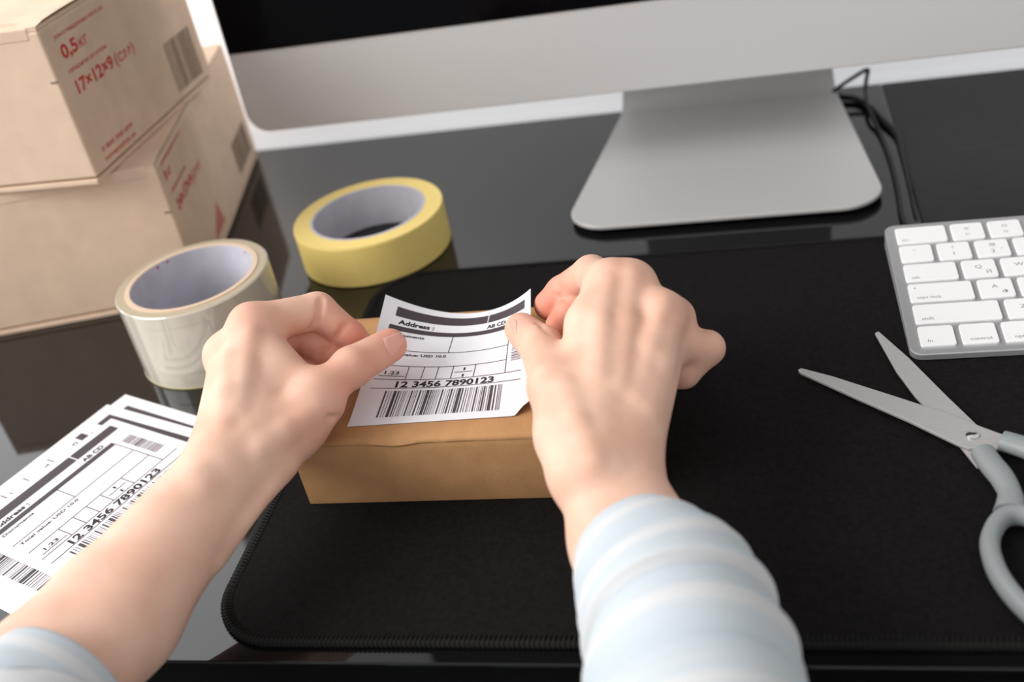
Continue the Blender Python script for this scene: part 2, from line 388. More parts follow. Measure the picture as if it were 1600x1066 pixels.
# ================================================================== TAPES
def rot(pts): return pts
ty = tag(empty('masking_tape_roll', (-321.8, 159.5, 0)), 'roll of yellow masking tape with a pale card core lying flat', 'tape')
ro, ri, h = 49.8, 38.4, 28.3
MB().lathe([(ri, .2), (ro - .8, .2), (ro, 1), (ro, h - .9), (ro - .9, h), (ri, h)], n=128).build('tape', 'yellow', ty, smooth=True, auto=35)
mb = MB()
for k in range(5):                       # coil edges on the upper side
    r0 = ri + 1.2 + k*2.1; mb.lathe([(r0, h - .2), (r0 + 1.6, h - .2), (r0 + 1.5, h + .12), (r0 + .1, h + .12)], n=128)
mb.build('coil_edges', 'yellowside', ty, smooth=True, auto=35)
mb = MB(); n = 128; rnd = random.Random(3)
rag = [h - .2]*n
bot = [(.6 + (rnd.random()*1.6 if 60 < j < 110 else 0)) for j in range(n)]
V = []
for j in range(n):
    c, s_ = math.cos(2*math.pi*j/n), math.sin(2*math.pi*j/n)
    V += [(36.7*c, 36.7*s_, bot[j]), (36.7*c, 36.7*s_, h + .3), (38.4*c, 38.4*s_, h + .3), (38.4*c, 38.4*s_, .4)]
mb.add(V, [((j*4 + a), (j*4 + (a+1) % 4), ((j+1) % n*4 + (a+1) % 4), ((j+1) % n*4 + a)) for j in range(n) for a in range(4)])
mb.build('core', 'core', ty, smooth=True, auto=35)
tc_ = tag(empty('packing_tape_roll', (-395, 53, 0)), 'taller roll of clear packing tape with a white core standing on the desk', 'tape')
ro, ri, h = 45, 39.2, 48.6
MB().lathe([(ri, .2), (ro - .4, .2), (ro, .7), (ro, h - .6), (ro - .6, h), (ri, h)], n=128).build('film', 'film', tc_, smooth=True, auto=30)
mb = MB(); mb.lathe([(ro - .25, .3), (ro + .15, .3), (ro + .15, 1.4), (ro - .25, 1.4)], n=128); mb.build('film_edge', 'filmedge', tc_, smooth=True, auto=30)
mb = MB(); mb.lathe([(ri, h - .4), (ro - .7, h - .4), (ro - .8, h + .05), (ri, h + .05)], n=128); mb.build('coil_edges', 'filmside', tc_, smooth=True, auto=30)
MB().lathe([(36.4, .3), (39.2, .3), (39.2, h + .5), (36.4, h + .5)], n=128).build('core', 'coretan', tc_, smooth=True, auto=35)
MB().lathe([(36.0, .4), (36.45, .4), (36.45, h + .2), (36.0, h + .2)], n=128).build('core_lining', 'core', tc_, smooth=True, auto=35)
for a, z, r in ((150, 46.8, .8), (139, 47.2, .7), (52, 46.6, .7), (196, 33, 1.4)):      # red marks printed inside the core
    a = math.radians(a); P = [[((35.9)*math.cos(a + u/36), 35.9*math.sin(a + u/36), z + v) for v in (-r, r)] for u in (-r, 0, r)]
    MB().grid(P).build('core_mark', 'corered', tc_)
# loose curved end of the film on the front
P = [[(45.25*math.cos(a), 45.25*math.sin(a), z) for z in np.linspace(11, 41, 6)] for a in np.linspace(math.radians(-104), math.radians(-58), 14)]
P = [[(x, y, z + (0 if i < 10 else (i - 9)*1.6*(1 if z < 20 else 0))) for x, y, z in row] for i, row in enumerate(P)]
MB().grid(P).build('loose_end', 'film', tc_, smooth=True)

# ================================================================== KEYBOARD
kb = tag(empty('keyboard', (-5, -5, 3)), 'white and silver computer keyboard at the right of the mat', 'keyboard')
def at_kb(o): o.location = Vector((5, 5, -3))*S; return o
KS = .059
def slab(poly, z0f, z1f, mb=None):
    mb = mb or MB(); n = len(poly)
    mb.add([(x, y, z0f(y)) for x, y in poly] + [(x, y, z1f(y)) for x, y in poly],
           [tuple(range(n))[::-1], tuple(range(n, 2*n))] + [(i, (i+1) % n, n + (i+1) % n, n + i) for i in range(n)])
    return mb
body = round_poly([(-5.2, -5.2), (274.5, -5.2), (274.5, 111.8), (-5.2, 111.8)], 6, 8)
at_kb(slab(body, lambda y: 3.1, lambda y: 6.9 + KS*y).build('body', 'keybody', kb, bevel=.5))
U, PY, CW, CH = 19.0, 18.2, 16.3, 15.7
rows = [[1, 1, 1, 1.25, 6, 1.25, 1, 1, 1, 1], [2.25] + [1]*10 + [2.25], [1.75] + [1]*11 + [1.75], [1.5] + [1]*13, [1]*13 + [1.5], [1.5] + [1]*13]
legends = {(5, 0): [('esc', 2.6, 2.2, 1.9)], (5, 1): [('☼', 6.5, 9, 2.2), ('F1', 6.8, 3.5, 1.8)], (5, 2): [('☀', 6.5, 9, 2.2), ('F2', 6.8, 3.5, 1.8)],
           (4, 0): [('~', 6.5, 10, 2.2), ('`', 7, 4, 2.4)], (4, 1): [('!', 7.6, 9.6, 2.8), ('1', 7.4, 3.4, 3)], (4, 2): [('@', 6.8, 10, 2.4), ('2', 7, 3.4, 3), ('"', 12, 5, 2.4)],
           (3, 0): [('tab', 3, 2.2, 2.2)], (3, 1): [('Q', 6.2, 7.8, 3), ('Й', 11, 3, 2.8)], (3, 2): [('W', 6, 7.8, 3), ('Ц', 11, 3, 2.8)],
           (2, 0): [('•', 2.6, 10.4, 3), ('caps lock', 3.2, 2.4, 2.2)], (2, 1): [('A', 6.2, 7.8, 3), ('Ф', 10.6, 3, 2.8)],
           (1, 0): [('shift', 3.2, 2.4, 2.4)], (1, 1): [('Z', 6.6, 7.8, 3), ('Я', 11, 3, 2.8)],
           (0, 0): [('fn', 3.4, 2.6, 2.4)], (0, 1): [('control', 3.8, 2.6, 2.3)], (0, 2): [('option', 4.4, 2.6, 2.3)]}
keymesh = {}
for r, ws in enumerate(rows):
    x = 0
    for c, u in enumerate(ws):
        y = r*PY; wd = U*u - (U - CW)
        ch = CH if not (r == 5) else CH
        if u not in keymesh:
            poly = round_poly([(0, 0), (wd, 0), (wd, ch), (0, ch)], 1.6, 4)
            ko = slab(poly, lambda yy: 6.75 + KS*yy, lambda yy: 8.0 + KS*yy).build('key', 'key', kb, bevel=.35)
            keymesh[u] = ko
        else:
            ko = keymesh[u].copy(); COL.objects.link(ko); ko.parent = kb
        ko.location = Vector((5 + x, 5 + y, -3 + KS*y))*S
        if (r, c) in legends:
            lm_ = MB()
            for t, lx, ly, hh in legends[(r, c)]:
                V, F = text_mesh(t, hh, None, .004)
                if len(V): lm_.add([(lx + v[0]*1.05, ly + v[1], 8.06 + KS*(ly + v[1])) for v in V], F)
            if lm_.V: lm_.build('legend', 'legend', ko)
        x += U*u

# ================================================================== SCISSORS
sc = tag(empty('scissors', (11.7, -67.9, 3)), 'open steel scissors with grey plastic handles on the mat', 'scissors')
def at_sc(o): o.location = Vector((-11.7, 67.9, -3))*S; return o
top = [(-57.9, -12.6), (-56.3, -11.4), (-42.6, -19.2), (-15.8, -37.5), (8.9, -54.8), (16.1, -61.5), (28, -70.8), (34, -77), (30, -83), (23.0, -77.2), (15.7, -76), (8.8, -76.2), (5.2, -73.3), (-12.5, -55.8), (-32.6, -37.8), (-57.1, -15.0)]
low = [(-19.4, 17.7), (-17.5, 18.9), (-6.2, -5.3), (6.3, -36.9), (16.8, -62.1), (19.5, -77), (19, -86), (10.5, -86), (6.5, -73.3), (-2.8, -47.1), (-7.3, -35.8), (-13.2, -15.2)]
at_sc(MB().prism(top, 5.5, 7.0).build('blade', 'steel', sc, bevel=.35))
at_sc(tag(MB().prism(low, 3.9, 5.4).build('blade', 'steel', sc, bevel=.35), 'lower steel blade'))
at_sc(MB().lathe([(0.01, 8.3), (1.8, 8.2), (2.7, 7.7), (2.9, 7.0), (2.9, 3.6), (.01, 3.6)], 11.7, -67.9, 24, closed=False).build('rivet', 'rivet', sc, smooth=True, auto=40))
hA_sh = [(13.6, -80), (15.5, -88), (18.2, -97), (19.3, -107), (17.5, -117)]
hA_lp = [(12.4, -122), (7.4, -132), (6.4, -143), (8.2, -155), (13.6, -168), (23, -180), (36, -186), (47, -179), (50, -164), (45, -147), (36, -132), (26, -121.5), (18.5, -118.5)]
bx = np.array([.58, -.815]); pv = np.array([11.7, -67.9])
def mirror(P):
    out = []
    for q in P:
        d = np.array(q) - pv; d2 = 2*(d @ bx)*bx - d; out.append(tuple(pv + d2))
    return out
for nm, sh, lp, zc in (('handle', hA_sh, hA_lp, 8.0), ('handle', mirror(hA_sh), mirror(hA_lp), 8.4)):
    m_ = MB()
    s3 = spline([(x, y, zc) for x, y in sh], 6); k = len(s3)
    m_.tube(s3, np.interp(np.arange(k), [0, k*.35, k*.7, k-1], [4.9, 5.2, 4.6, 6.5]), 14, rz=np.interp(np.arange(k), [0, k-1], [4.2, 4.6]))
    l3 = spline([(x, y, zc) for x, y in lp], 6, closed=True)
    m_.tube(l3, 3.7, 14, closed=True, rz=4.6)
    at_sc(m_.build(nm, 'greyplastic', sc, smooth=True, auto=60))

# ================================================================== SMALL KRAFT BOX
kx = tag(empty('parcel_box', (-284.5, -96, 2.9)), 'small flat brown kraft box on the mat under the hands', 'box')
BW, BD, BH = 152, 104, 37
MB().box(1.2, BW - 1.2, 2.2, BD - 1, .1, BH - 2.6).build('body', 'kraft', kx, bevel=.8)
fp = MB(); NX = 60
P = []
for i in range(NX + 1):
    x = BW*i/NX; row = []
    dent = math.exp(-((x - 50)/9)**2)*1.5
    for zz, yy in ((.2, .25), (.9, 0), (BH*.5, -.3 + .2*math.sin(x*.06)), (BH - 6, -.2), (BH - 2.6 - dent*.4, .1 + dent*.5), (BH - 1.2 - dent*.5, 1.0), (BH - 1.1 - dent*.5, 2.4), (.2, 2.4)):
        row.append((x, yy, zz))
    P.append(row)
fp.grid(P, True); n_ = len(P[0]); fp.F += [tuple(range(n_)), tuple(range(NX*n_, NX*n_ + n_))[::-1]]
fp.build('front_panel', 'kraft', kx, smooth=True, auto=50)
MB().box(-1.4, .9, 3.0, BD - 2, .2, BH - 3.0).build('side_wing', 'kraft', kx, bevel=.5)
lid = MB(); NX, NY = 64, 30; P = []
for i in range(NX + 1):
    x = BW*i/NX; row = []; dent = math.exp(-((x - 50)/9)**2)
    wav = .2*math.sin(x*.11) + .2*math.sin(x*.31 + 1)
    prof_ = [(1.6, BH - 3.4 - .6*dent), (.1, BH - 3.2 - dent*1.3 + wav*.5), (-.35 - dent*.5, BH - 2.0 - dent*1.0 + wav*.5), (.4, BH - .9 - dent*.7 + wav*.4), (2.6, BH - .25 - dent*.3 + wav*.2)]
    prof_ += [(y, BH + .15*math.sin(x*.05)*math.sin(y*.06)) for y in np.linspace(6, BD - .5, NY)] + [(BD, BH - .6), (BD, BH - 2.5)]
    for y, z in prof_: row.append((x, y, z))
    P.append(row)
lid.grid(P, True); lid.build('lid', 'kraft', kx, smooth=True, auto=60)


# ================================================================== PRINTED LABELS
UW, SH = 99.6, 97.0              # one label in layout units: width (u from -5.6), height (s down from the top edge)
RND = random.Random(11)
BARS = []
x_ = 9.0
pattern = [(.9, 'm'), (.35, 't'), (.35, 't'), (1.7, 'b'), (.8, 'm'), (.45, 't'), (.35, 't'), (.35, 't'), (.3, 'p'), (.3, 'p'), (.8, 'm'), (.3, 'p'), (.3, 'p'), (.4, 't')]
while x_ < 77.0:
    for wd, kd in pattern:
        if x_ < 77.0: BARS.append((x_, min(x_ + wd, 77.4), kd)); x_ += wd + RND.choice((.55, .7, .95, 1.15))
def print_label(parent, mapf, sub=1):
    """bars, rules and letters of one shipping label; mapf(u, s) -> point on the paper"""
    def quad(mb, u0, u1, s0, s1, nu=1, ns=1):
        mb.grid([[mapf(u0 + (u1 - u0)*i/nu, s0 + (s1 - s0)*j/ns) for j in range(ns + 1)] for i in range(nu + 1)], True)
    k = sub
    for a, b in ((1.8, 59.8), (60.6, 89)):
        hb = MB(); quad(hb, a, b, 5.1, 12.2, 12*k, 2*k); hb.build('header_bar', 'ink', parent)
    b2 = MB(); quad(b2, 0, 78, 19.2, 22.9, 16*k, k); b2.build('divider_bar', 'ink', parent)
    rl = MB(); T = .48
    hline = lambda u0, u1, s: quad(rl, u0, u1, s - T/2, s + T/2, 14*k, 1)
    vline = lambda u, s0, s1: quad(rl, u - T/2, u + T/2, s0, s1, 1, 4*k)
    hline(0, 78, 37.5); hline(0, 78, 50); hline(0, 88, 61); hline(0, 88, 68); hline(2.4, 17, 58.3); hline(46, 57, 55.6)
    vline(38.5, 22, 37.5); vline(78, 22, 61)
    for u in (18, 27, 35.5, 44.6, 58.4): vline(u, 50, 61)
    tag(rl.build('ruled_lines', 'inkthin', parent), kind='stuff')
    for body, u, s_, h, wd, bo in (('Address :', 4.2, 17.6, 3.5, 21, .036), ('AB CD', 60.5, 17.9, 3.3, 13.8, .036), ('Documents', 2.6, 26.6, 2.1, 18.6, .024),
                                   ('Total value: USD 10.0', 2.4, 41.6, 2.1, 35.4, .024), ('1.23', 5.2, 57.0, 2.6, 8.2, .02), ('1', 51.2, 54.2, 2.5, 1.1, .008), ('1', 51.2, 60.0, 2.5, 1.1, .008),
                                   ('12 3456 7890123', 13.6, 67.2, 4.9, 58, .03)):
        V, F = text_mesh(body, h, wd, bo); tx = MB(); tx.add([mapf(u + v[0], s_ - v[1]) for v in V], F); tx.build('lettering', 'inktext', parent)
    bc = MB(); bt = MB(); bp = MB()
    for u0, u1, kd in BARS: quad({'b': bc, 'm': bc, 't': bt, 'p': bp}[kd], u0, u1, 70.2, 91.2, 1, 4)
    s_ = 24.0; r2 = random.Random(5)
    while s_ < 51.5:
        wd = r2.choice((.4, .4, .7, 1.2)); quad(r2.choice((bt, bp, bp)), 81, 87.4, s_, s_ + wd, 2, 1); s_ += wd + r2.choice((.4, .6, .9))
    for m_, ink in ((bc, 'ink'), (bt, 'inkthin'), (bp, 'inkpale')): tag(m_.build('barcode', ink, parent), kind='stuff')
def flat_sheet(origin, ang, scale, z, label, curl=0):
    """a label lying on the desk: origin = its top-left corner, u axis at angle ang"""
    u = np.array([math.cos(ang), math.sin(ang)]); d = np.array([math.sin(ang), -math.cos(ang)])      # d = down the sheet
    e = tag(empty('label_sheet', (*origin, z)), label, 'label', 'label sheets stacked left of the arm')
    def f(uu, ss, off=.1):
        q = u*(uu + 5.6)*scale + d*ss*scale
        return (q[0], q[1], curl*(math.cos((uu/UW)*5)*.5 + .5)*(ss/SH) + off)
    N = 16
    P = [[f(-5.6 + UW*i/N, SH*j/N, 0) for j in range(N + 1)] for i in range(N + 1)]
    mb = MB(); mb.grid(P, True); mb.grid([[(x, y, zz - .16) for x, y, zz in r] for r in P], False)
    mb.build('paper', 'paper', e, smooth=True)
    print_label(e, f)
    return e
O = np.array([-411.4, -128.2]); au = math.radians(67.14); uh = np.array([math.cos(au), math.sin(au)]); vh = np.array([-uh[1], uh[0]])
P0 = lambda a, b: O + uh*a + vh*b
flat_sheet(P0(114.8, 73.6), au - math.pi/2 + math.radians(-.5), 1.48, .35, 'white printed label sheet lowest of three by the packing tape, corner showing furthest')
flat_sheet(P0(103.3, 76.0), au - math.pi/2 + math.radians(1.0), 1.31, .8, 'white printed label sheet sandwiched second in the stack left of the arm')
flat_sheet(P0(-5.6, 61.0), au, 1.0, 1.3, 'smaller white printed label sheet on top of the stack, with AB CD readable')

# the label held by both hands
LW, LH = 84.2, 80.0
lb = tag(empty('shipping_label', (-216, -85, 40)), 'white printed shipping label held curled by both hands above the brown box', 'label')
TL, TM, TR = np.array([-255.6, -8.2, 62.8]), np.array([-217.0, -3.5, 45.6]), np.array([-182.0, -7.2, 59.6])
BL_, BR_ = np.array([-259.0, -86.0, 40.35]), np.array([-174.4, -83.2, 40.35])
def lab(t, v):
    """t across 0..1, v up 0..1"""
    B = BL_*(1 - t) + BR_*t
    T = TL*(1 - t)*(1 - 2*t) + 4*TM*t*(1 - t) + TR*t*(2*t - 1) if False else (1-t)**2*TL + 2*t*(1-t)*(2*TM - .5*TL - .5*TR) + t*t*TR
    P = B + (T - B)*v
    P[2] = B[2] + (T[2] - B[2])*(v**1.3)
    c = max(0, t - .92)/.08*max(0, .12 - v)/.12           # crumpled lower right corner
    P = P + np.array([-2.5*c, 2.5*c, 3.2*c]) + np.array([0, .5*math.sin(t*40)*(c > 0)*c, 0])
    return P
def labn(t, v):
    e = 1e-3; a = lab(min(t + e, 1), v) - lab(max(t - e, 0), v); b = lab(t, min(v + e, 1)) - lab(t, max(v - e, 0))
    n = np.cross(a, b); return n/np.linalg.norm(n)
def labmap(u, s_):
    t = (u + 5.6)/UW; v = 1 - s_/SH
    return lab(t, v) + labn(t, v)*.12 - np.array([-216, -85, 40])
N = 40
P = [[lab(i/N, j/N) - np.array([-216, -85, 40]) for j in range(N + 1)] for i in range(N + 1)]
Pb = [[lab(i/N, j/N) - labn(i/N, j/N)*.16 - np.array([-216, -85, 40]) for j in range(N + 1)] for i in range(N + 1)]
mb = MB(); mb.grid(P, True); mb.grid(Pb, False); mb.build('paper', 'paper', lb, smooth=True)
print_label(lb, labmap, 2)

# ---------- flesh: blended tapered capsules, meshed with surface nets ----------
def smin(a, b, k):
    h = np.clip(0.5 + 0.5*(b - a)/k, 0, 1)
    return b*(1 - h) + a*h - k*h*(1 - h)
class Field:
    def __init__(s, lo, hi, res):
        s.lo = np.array(lo, float); s.res = res
        s.n = np.ceil((np.array(hi) - s.lo)/res).astype(int) + 1
        s.ax = [s.lo[i] + res*np.arange(s.n[i]) for i in range(3)]
    def new(s): return np.full(s.n, 60.0, np.float32)
    def sub(s, lo, hi):
        a = np.clip(((np.array(lo) - s.lo)/s.res).astype(int), 0, s.n - 1)
        b = np.clip(((np.array(hi) - s.lo)/s.res).astype(int) + 2, 1, s.n)
        sl = tuple(slice(a[i], b[i]) for i in range(3))
        X, Y, Z = np.meshgrid(*[s.ax[i][sl[i]] for i in range(3)], indexing='ij')
        return sl, X, Y, Z
    def capsule(s, F, a, b, ra, rb, k=0.0, carve=False):
        a = np.array(a, float); b = np.array(b, float)
        pad = max(ra, rb) + (26 if not carve else 4)
        sl, X, Y, Z = s.sub(np.minimum(a, b) - pad, np.maximum(a, b) + pad)
        if X.size == 0: return
        d = b - a; L = max(d @ d, 1e-9)
        px, py, pz = X - a[0], Y - a[1], Z - a[2]
        t = np.clip((px*d[0] + py*d[1] + pz*d[2])/L, 0, 1)
        D = np.sqrt((px - t*d[0])**2 + (py - t*d[1])**2 + (pz - t*d[2])**2) - (ra + (rb - ra)*t)
        if carve:
            F[sl] = -smin(-F[sl], D, k)
        else:
            F[sl] = smin(F[sl], D, k) if k > 0 else np.minimum(F[sl], D)
def surface_nets(F, fld):
    n = F.shape; ins = F < 0
    c = [(i, j, k) for i in (0, 1) for j in (0, 1) for k in (0, 1)]
    S = [F[i:n[0]-1+i, j:n[1]-1+j, k:n[2]-1+k] for i, j, k in c]
    cnt = sum((q < 0).astype(np.int8) for q in S)
    act = (cnt > 0) & (cnt < 8)
    idx = np.full(act.shape, -1, np.int64); ii = np.argwhere(act); idx[act] = np.arange(len(ii))
    V = np.zeros((len(ii), 3)); W = np.zeros(len(ii))
    vals = [q[act] for q in S]
    for e0 in range(8):
        for e1 in range(e0 + 1, 8):
            if sum(abs(c[e0][m] - c[e1][m]) for m in range(3)) != 1: continue
            a, b = vals[e0], vals[e1]; x = (a < 0) != (b < 0)
            t = np.where(x, a/np.where(x, a - b, 1), 0)
            P = np.array(c[e0]) + t[:, None]*(np.array(c[e1]) - np.array(c[e0]))
            V += P*x[:, None]; W += x
    V = V/W[:, None] + ii
    V = fld.lo + V*fld.res
    Q = []
    for axis in range(3):
        o = [m for m in range(3) if m != axis]
        sl = [slice(1, n[m] - 1) for m in range(3)]
        s0 = list(sl); s1 = list(sl); s0[axis] = slice(0, n[axis] - 1); s1[axis] = slice(1, n[axis])
        A, B = ins[tuple(s0)], ins[tuple(s1)]
        for flip in (0, 1):
            m = (A & ~B) if not flip else (~A & B)
            p = np.argwhere(m)
            p[:, o[0]] += 1; p[:, o[1]] += 1
            if not len(p): continue
            u = np.zeros(3, int); u[o[0]] = 1; v = np.zeros(3, int); v[o[1]] = 1
            q = [p - u - v, p - v, p, p - u]
            f = np.stack([idx[tuple(r.T)] for r in q], 1)
            good = (axis != 1) ^ bool(flip)
            Q.append(f if good else f[:, ::-1])
    return V, np.concatenate(Q)
def relax(V, Q, it):
    for _ in range(it):
        acc = np.zeros_like(V); w = np.zeros(len(V))
        for a, b in ((0, 1), (1, 2), (2, 3), (3, 0)):
            np.add.at(acc, Q[:, a], V[Q[:, b]]); np.add.at(acc, Q[:, b], V[Q[:, a]])
            np.add.at(w, Q[:, a], 1); np.add.at(w, Q[:, b], 1)
        V = V + .5*(acc/w[:, None] - V)
    return V

# pick(px, py, z): the point at height z (mm) seen at a pixel of the 1600x1066 frame
def chain(fld, G, pts, k):
    for (a, ra), (b, rb) in zip(pts[:-1], pts[1:]): fld.capsule(G, a, b, ra, rb, k)
def build_flesh(core, fingers, lo, hi, res, creases=(), ridges=(), kweb=6.0):
    fld = Field(lo, hi, res)
    F = fld.new()
    for pts, k in core: chain(fld, F, pts, k)
    U = fld.new()
    for pts in fingers:
        G = fld.new(); chain(fld, G, pts, 2.2)
        U = smin(U, G, 0.7)
    F = smin(F, U, kweb)
    for pts, r in ridges: chain(fld, F, [(q, r) for q in pts], 6)
    for pts, r in creases:
        for a, b in zip(pts[:-1], pts[1:]): fld.capsule(F, a, b, r, r, 1.3, carve=True)
    V, Q = surface_nets(F, fld)
    return relax(V, Q, 1), Q, F, fld
P = pick
def left_hand(res=1.4, creases=(), ridges=()):
    W = P(372, 728, 56); 
    I0 = P(393, 509, 84); M0 = P(356, 556, 74); R0 = P(364, 592, 58); L0 = P(378, 630, 46)
    Ip = P(496, 486, 76); Id = P(546, 526, 61); It = P(574, 545, 46.2)
    Mp = P(462, 520, 66); Md = P(515, 556, 55); Mt = P(532, 583, 48)
    Rp = P(430, 545, 54); Rd = P(480, 585, 49); Rt = P(500, 610, 48)
    Lp = P(400, 590, 50); Ld = P(440, 620, 49); Lt = P(455, 640, 49)
    T0 = P(408, 690, 58); T1 = P(482, 630, 62); T2 = P(549, 574, 63); T3 = P(609, 540, 60)
    wr = P(352, 718, 58); wu = P(388, 728, 50)
    e1 = P(162, 940, 40); e2 = P(195, 975, 36); x1 = P(30, 1070, 40); x2 = P(70, 1110, 36)
    core = [
        ([(x1, 22), (e1, 19), (wr, 14), (I0, 8.5)], 8), ([(x2, 22), (e2, 19), (wu, 13)], 10),
        ([(wr, 13), (M0, 8.5)], 8), ([(wu, 12), (R0, 8.5)], 8), ([(wu, 12), (L0, 8)], 8),
        ([(I0, 8), (M0, 8), (R0, 8), (L0, 8)], 6),
        ([(wu, 13), (T0, 12), (T1, 8)], 10), ([(P(375, 690, 60), 11), (P(430, 578, 70), 8.5), (P(486, 598, 66), 7)], 9), ([(P(510, 634, 58), 8), (P(470, 672, 54), 8.6), (P(428, 710, 52), 9.5)], 10), ([(P(430, 578, 70), 8.5), (P(412, 530, 78), 8)], 9),
    ]
    fingers = [
        [(T1, 8.0), (T2, 9.4), (T3, 8.1)],
        [(I0, 9.6), (Ip, 8.8), (Id, 7.8), (It, 5.8)],
        [(M0, 9.5), (Mp, 8.6), (Md, 7.6), (Mt, 6.4)],
        [(R0, 9), (Rp, 8), (Rd, 7.2), (Rt, 6)],
        [(L0, 8), (Lp, 7), (Ld, 6.2), (Lt, 5.5)],
    ]
    allp = np.array([W, I0, M0, R0, L0, Ip, It, Rt, Lt, T3, x1, x2])
    return build_flesh(core, fingers, allp.min(0) - 32, allp.max(0) + 32, res, creases, ridges)
def right_hand(res=1.4, creases=(), ridges=()):
    W = P(950, 735, 58)
    I0 = P(953, 446, 86); M0 = P(986, 446, 84); R0 = P(1033, 493, 78); L0 = P(1053, 498, 70)
    Ip = P(924, 428, 72); Id = P(880, 458, 58); It = P(858, 477, 52)
    Mp = P(950, 440, 62); Md = P(890, 490, 54); Mt = P(872, 508, 48)
    Rp = P(1030, 480, 56); Rd = P(1000, 520, 48); Rt = P(975, 540, 46)
    Lp = P(1105, 544, 58); Ld = P(1068, 582, 50); Lt = P(1045, 590, 46)
    T0 = P(893, 680, 62); T1 = P(866, 605, 72); T2 = P(846, 542, 68); T3 = P(815, 515, 61)
    wr = P(922, 735, 58); wu = P(974, 726, 54)
    e1 = P(965, 850, 44); e2 = P(1012, 850, 42); x1 = P(1030, 1020, 40); x2 = P(1100, 1010, 38)
    core = [
        ([(x1, 21), (e1, 16.5), (wr, 13.5), (I0, 8.5)], 8), ([(x2, 21), (e2, 16), (wu, 13)], 10),
        ([(wr, 13), (M0, 8.5)], 8), ([(wu, 12), (R0, 8.5)], 8), ([(wu, 12), (L0, 8)], 8),
        ([(I0, 8), (M0, 8), (R0, 8), (L0, 8)], 6),
        ([(wr, 12), (T0, 12), (T1, 10.0)], 10), ([(T0, 10), (T1*.4 + I0*.6, 8), (I0, 8)], 9),
    ]
    fingers = [
        [(T1, 9.6), (T2, 9.4), (T3, 7.9)],
        [(I0, 9.2), (Ip, 8.6), (Id, 8.4), (It, 7.5)],
        [(M0, 9.5), (Mp, 8.4), (Md, 7.4), (Mt, 6.2)],
        [(R0, 8), (Rp, 8), (Rd, 7.2), (Rt, 6)],
        [(P(1046, 543, 64), 8), (Lp, 7.4), (Ld, 6.8), (Lt, 5.6)],
    ]
    allp = np.array([W, I0, M0, R0, L0, Ip, It, Lp, Lt, T3, x1, x2])
    return build_flesh(core, fingers, allp.min(0) - 32, allp.max(0) + 32, res, creases, ridges)


# ================================================================== PERSON: two forearms and hands
person = tag(empty('person', (-200, -330, 0)), 'person in a pale blue striped shirt pressing a label onto a box with both hands', 'person')
PO = Vector((200, 330, 0))*S
def bvh_of(V, Q): return BVHTree.FromPolygons([Vector(v) for v in V], [tuple(int(i) for i in q) for q in Q])
def on_surface(bv, pix, inset=0.0):
    out = []
    for x, y in pix:
        h = bv.ray_cast(CAM_LOC, ray(x, y))
        if h[0] is not None: out.append(np.array(h[0]) - inset*np.array(h[1]))
    return out
def flesh_object(name, V, Q, reds, label):
    o = obj(name, V, Q, 'skin', person, smooth=True); o.location = PO; o['label'] = label
    fl = np.zeros(len(V))
    for c, r, a in reds: fl = np.maximum(fl, a*np.exp(-((V - c)**2).sum(1)/(r*r)))
    at = o.data.attributes.new('flush', 'FLOAT', 'POINT'); at.data.foreach_set('value', fl.astype(np.float32))
    return o
def nail(hand, bv, rows, name='fingernail'):
    """rows of pixels across the nail, laid on the finger and lifted a little"""
    P = []
    for r in rows:
        q = []
        for x, y in r:
            h = bv.ray_cast(CAM_LOC, ray(x, y))
            if h[0] is None: h = bv.find_nearest(Vector(pick(x, y, 57)))
            q.append((np.array(h[0]), np.array(h[1])))
        P.append(q)
    n = len(P); m_ = len(P[0])
    top = [[P[i][j][0] + P[i][j][1]*(.15 if i in (0, n-1) or j in (0, m_-1) else .45) for j in range(m_)] for i in range(n)]
    mb = MB(); mb.grid(top)
    o = mb.build(name, 'nail', hand, smooth=True)
    return o
def interp_rows(a, b, n, m_):
    A = spline([(x, y, 0) for x, y in a], 8)[:, :2]; B = spline([(x, y, 0) for x, y in b], 8)[:, :2]
    ia = np.linspace(0, len(A) - 1, m_); rs = lambda C: np.c_[np.interp(ia, np.arange(len(A)), C[:, 0]), np.interp(ia, np.arange(len(A)), C[:, 1])]
    A = rs(A); ib = np.linspace(0, len(B) - 1, m_); B = np.c_[np.interp(ib, np.arange(len(B)), B[:, 0]), np.interp(ib, np.arange(len(B)), B[:, 1])]
    return [[tuple(A[j]*(1 - t) + B[j]*t) for j in range(m_)] for t in np.linspace(0, 1, n)]

V, Q, F, fl = left_hand(1.5)
bv = bvh_of(V, Q)
cr = [([(502, 468), (500, 482), (494, 503), (484, 515)], 1.5), ([(543, 505), (535, 513), (526, 528)], 1.2), ([(512, 541), (503, 547), (496, 557)], 1.3),
      ([(512, 652), (520, 653), (526, 652)], 1.2)]
cr = [(on_surface(bv, c), r) for c, r in cr]
rd = [([(392, 520), (384, 570), (368, 640)], 2.4, 2.6), ([(352, 560), (350, 610), (348, 660)], 2.2, 2.6), ([(306, 738), (318, 752)], 6, 6.0), ([(456, 735), (425, 782), (385, 832), (345, 880)], 2.6, 2.2), ([(500, 640), (450, 672), (410, 700)], 2.6, 2.8)]
rd = [(on_surface(bv, c, i), r) for c, r, i in rd]
V, Q, F, fl = left_hand(1.1, [(c, r) for c, r in cr if len(c) > 1], [(c, r) for c, r in rd if len(c) > 1])
bv = bvh_of(V, Q)
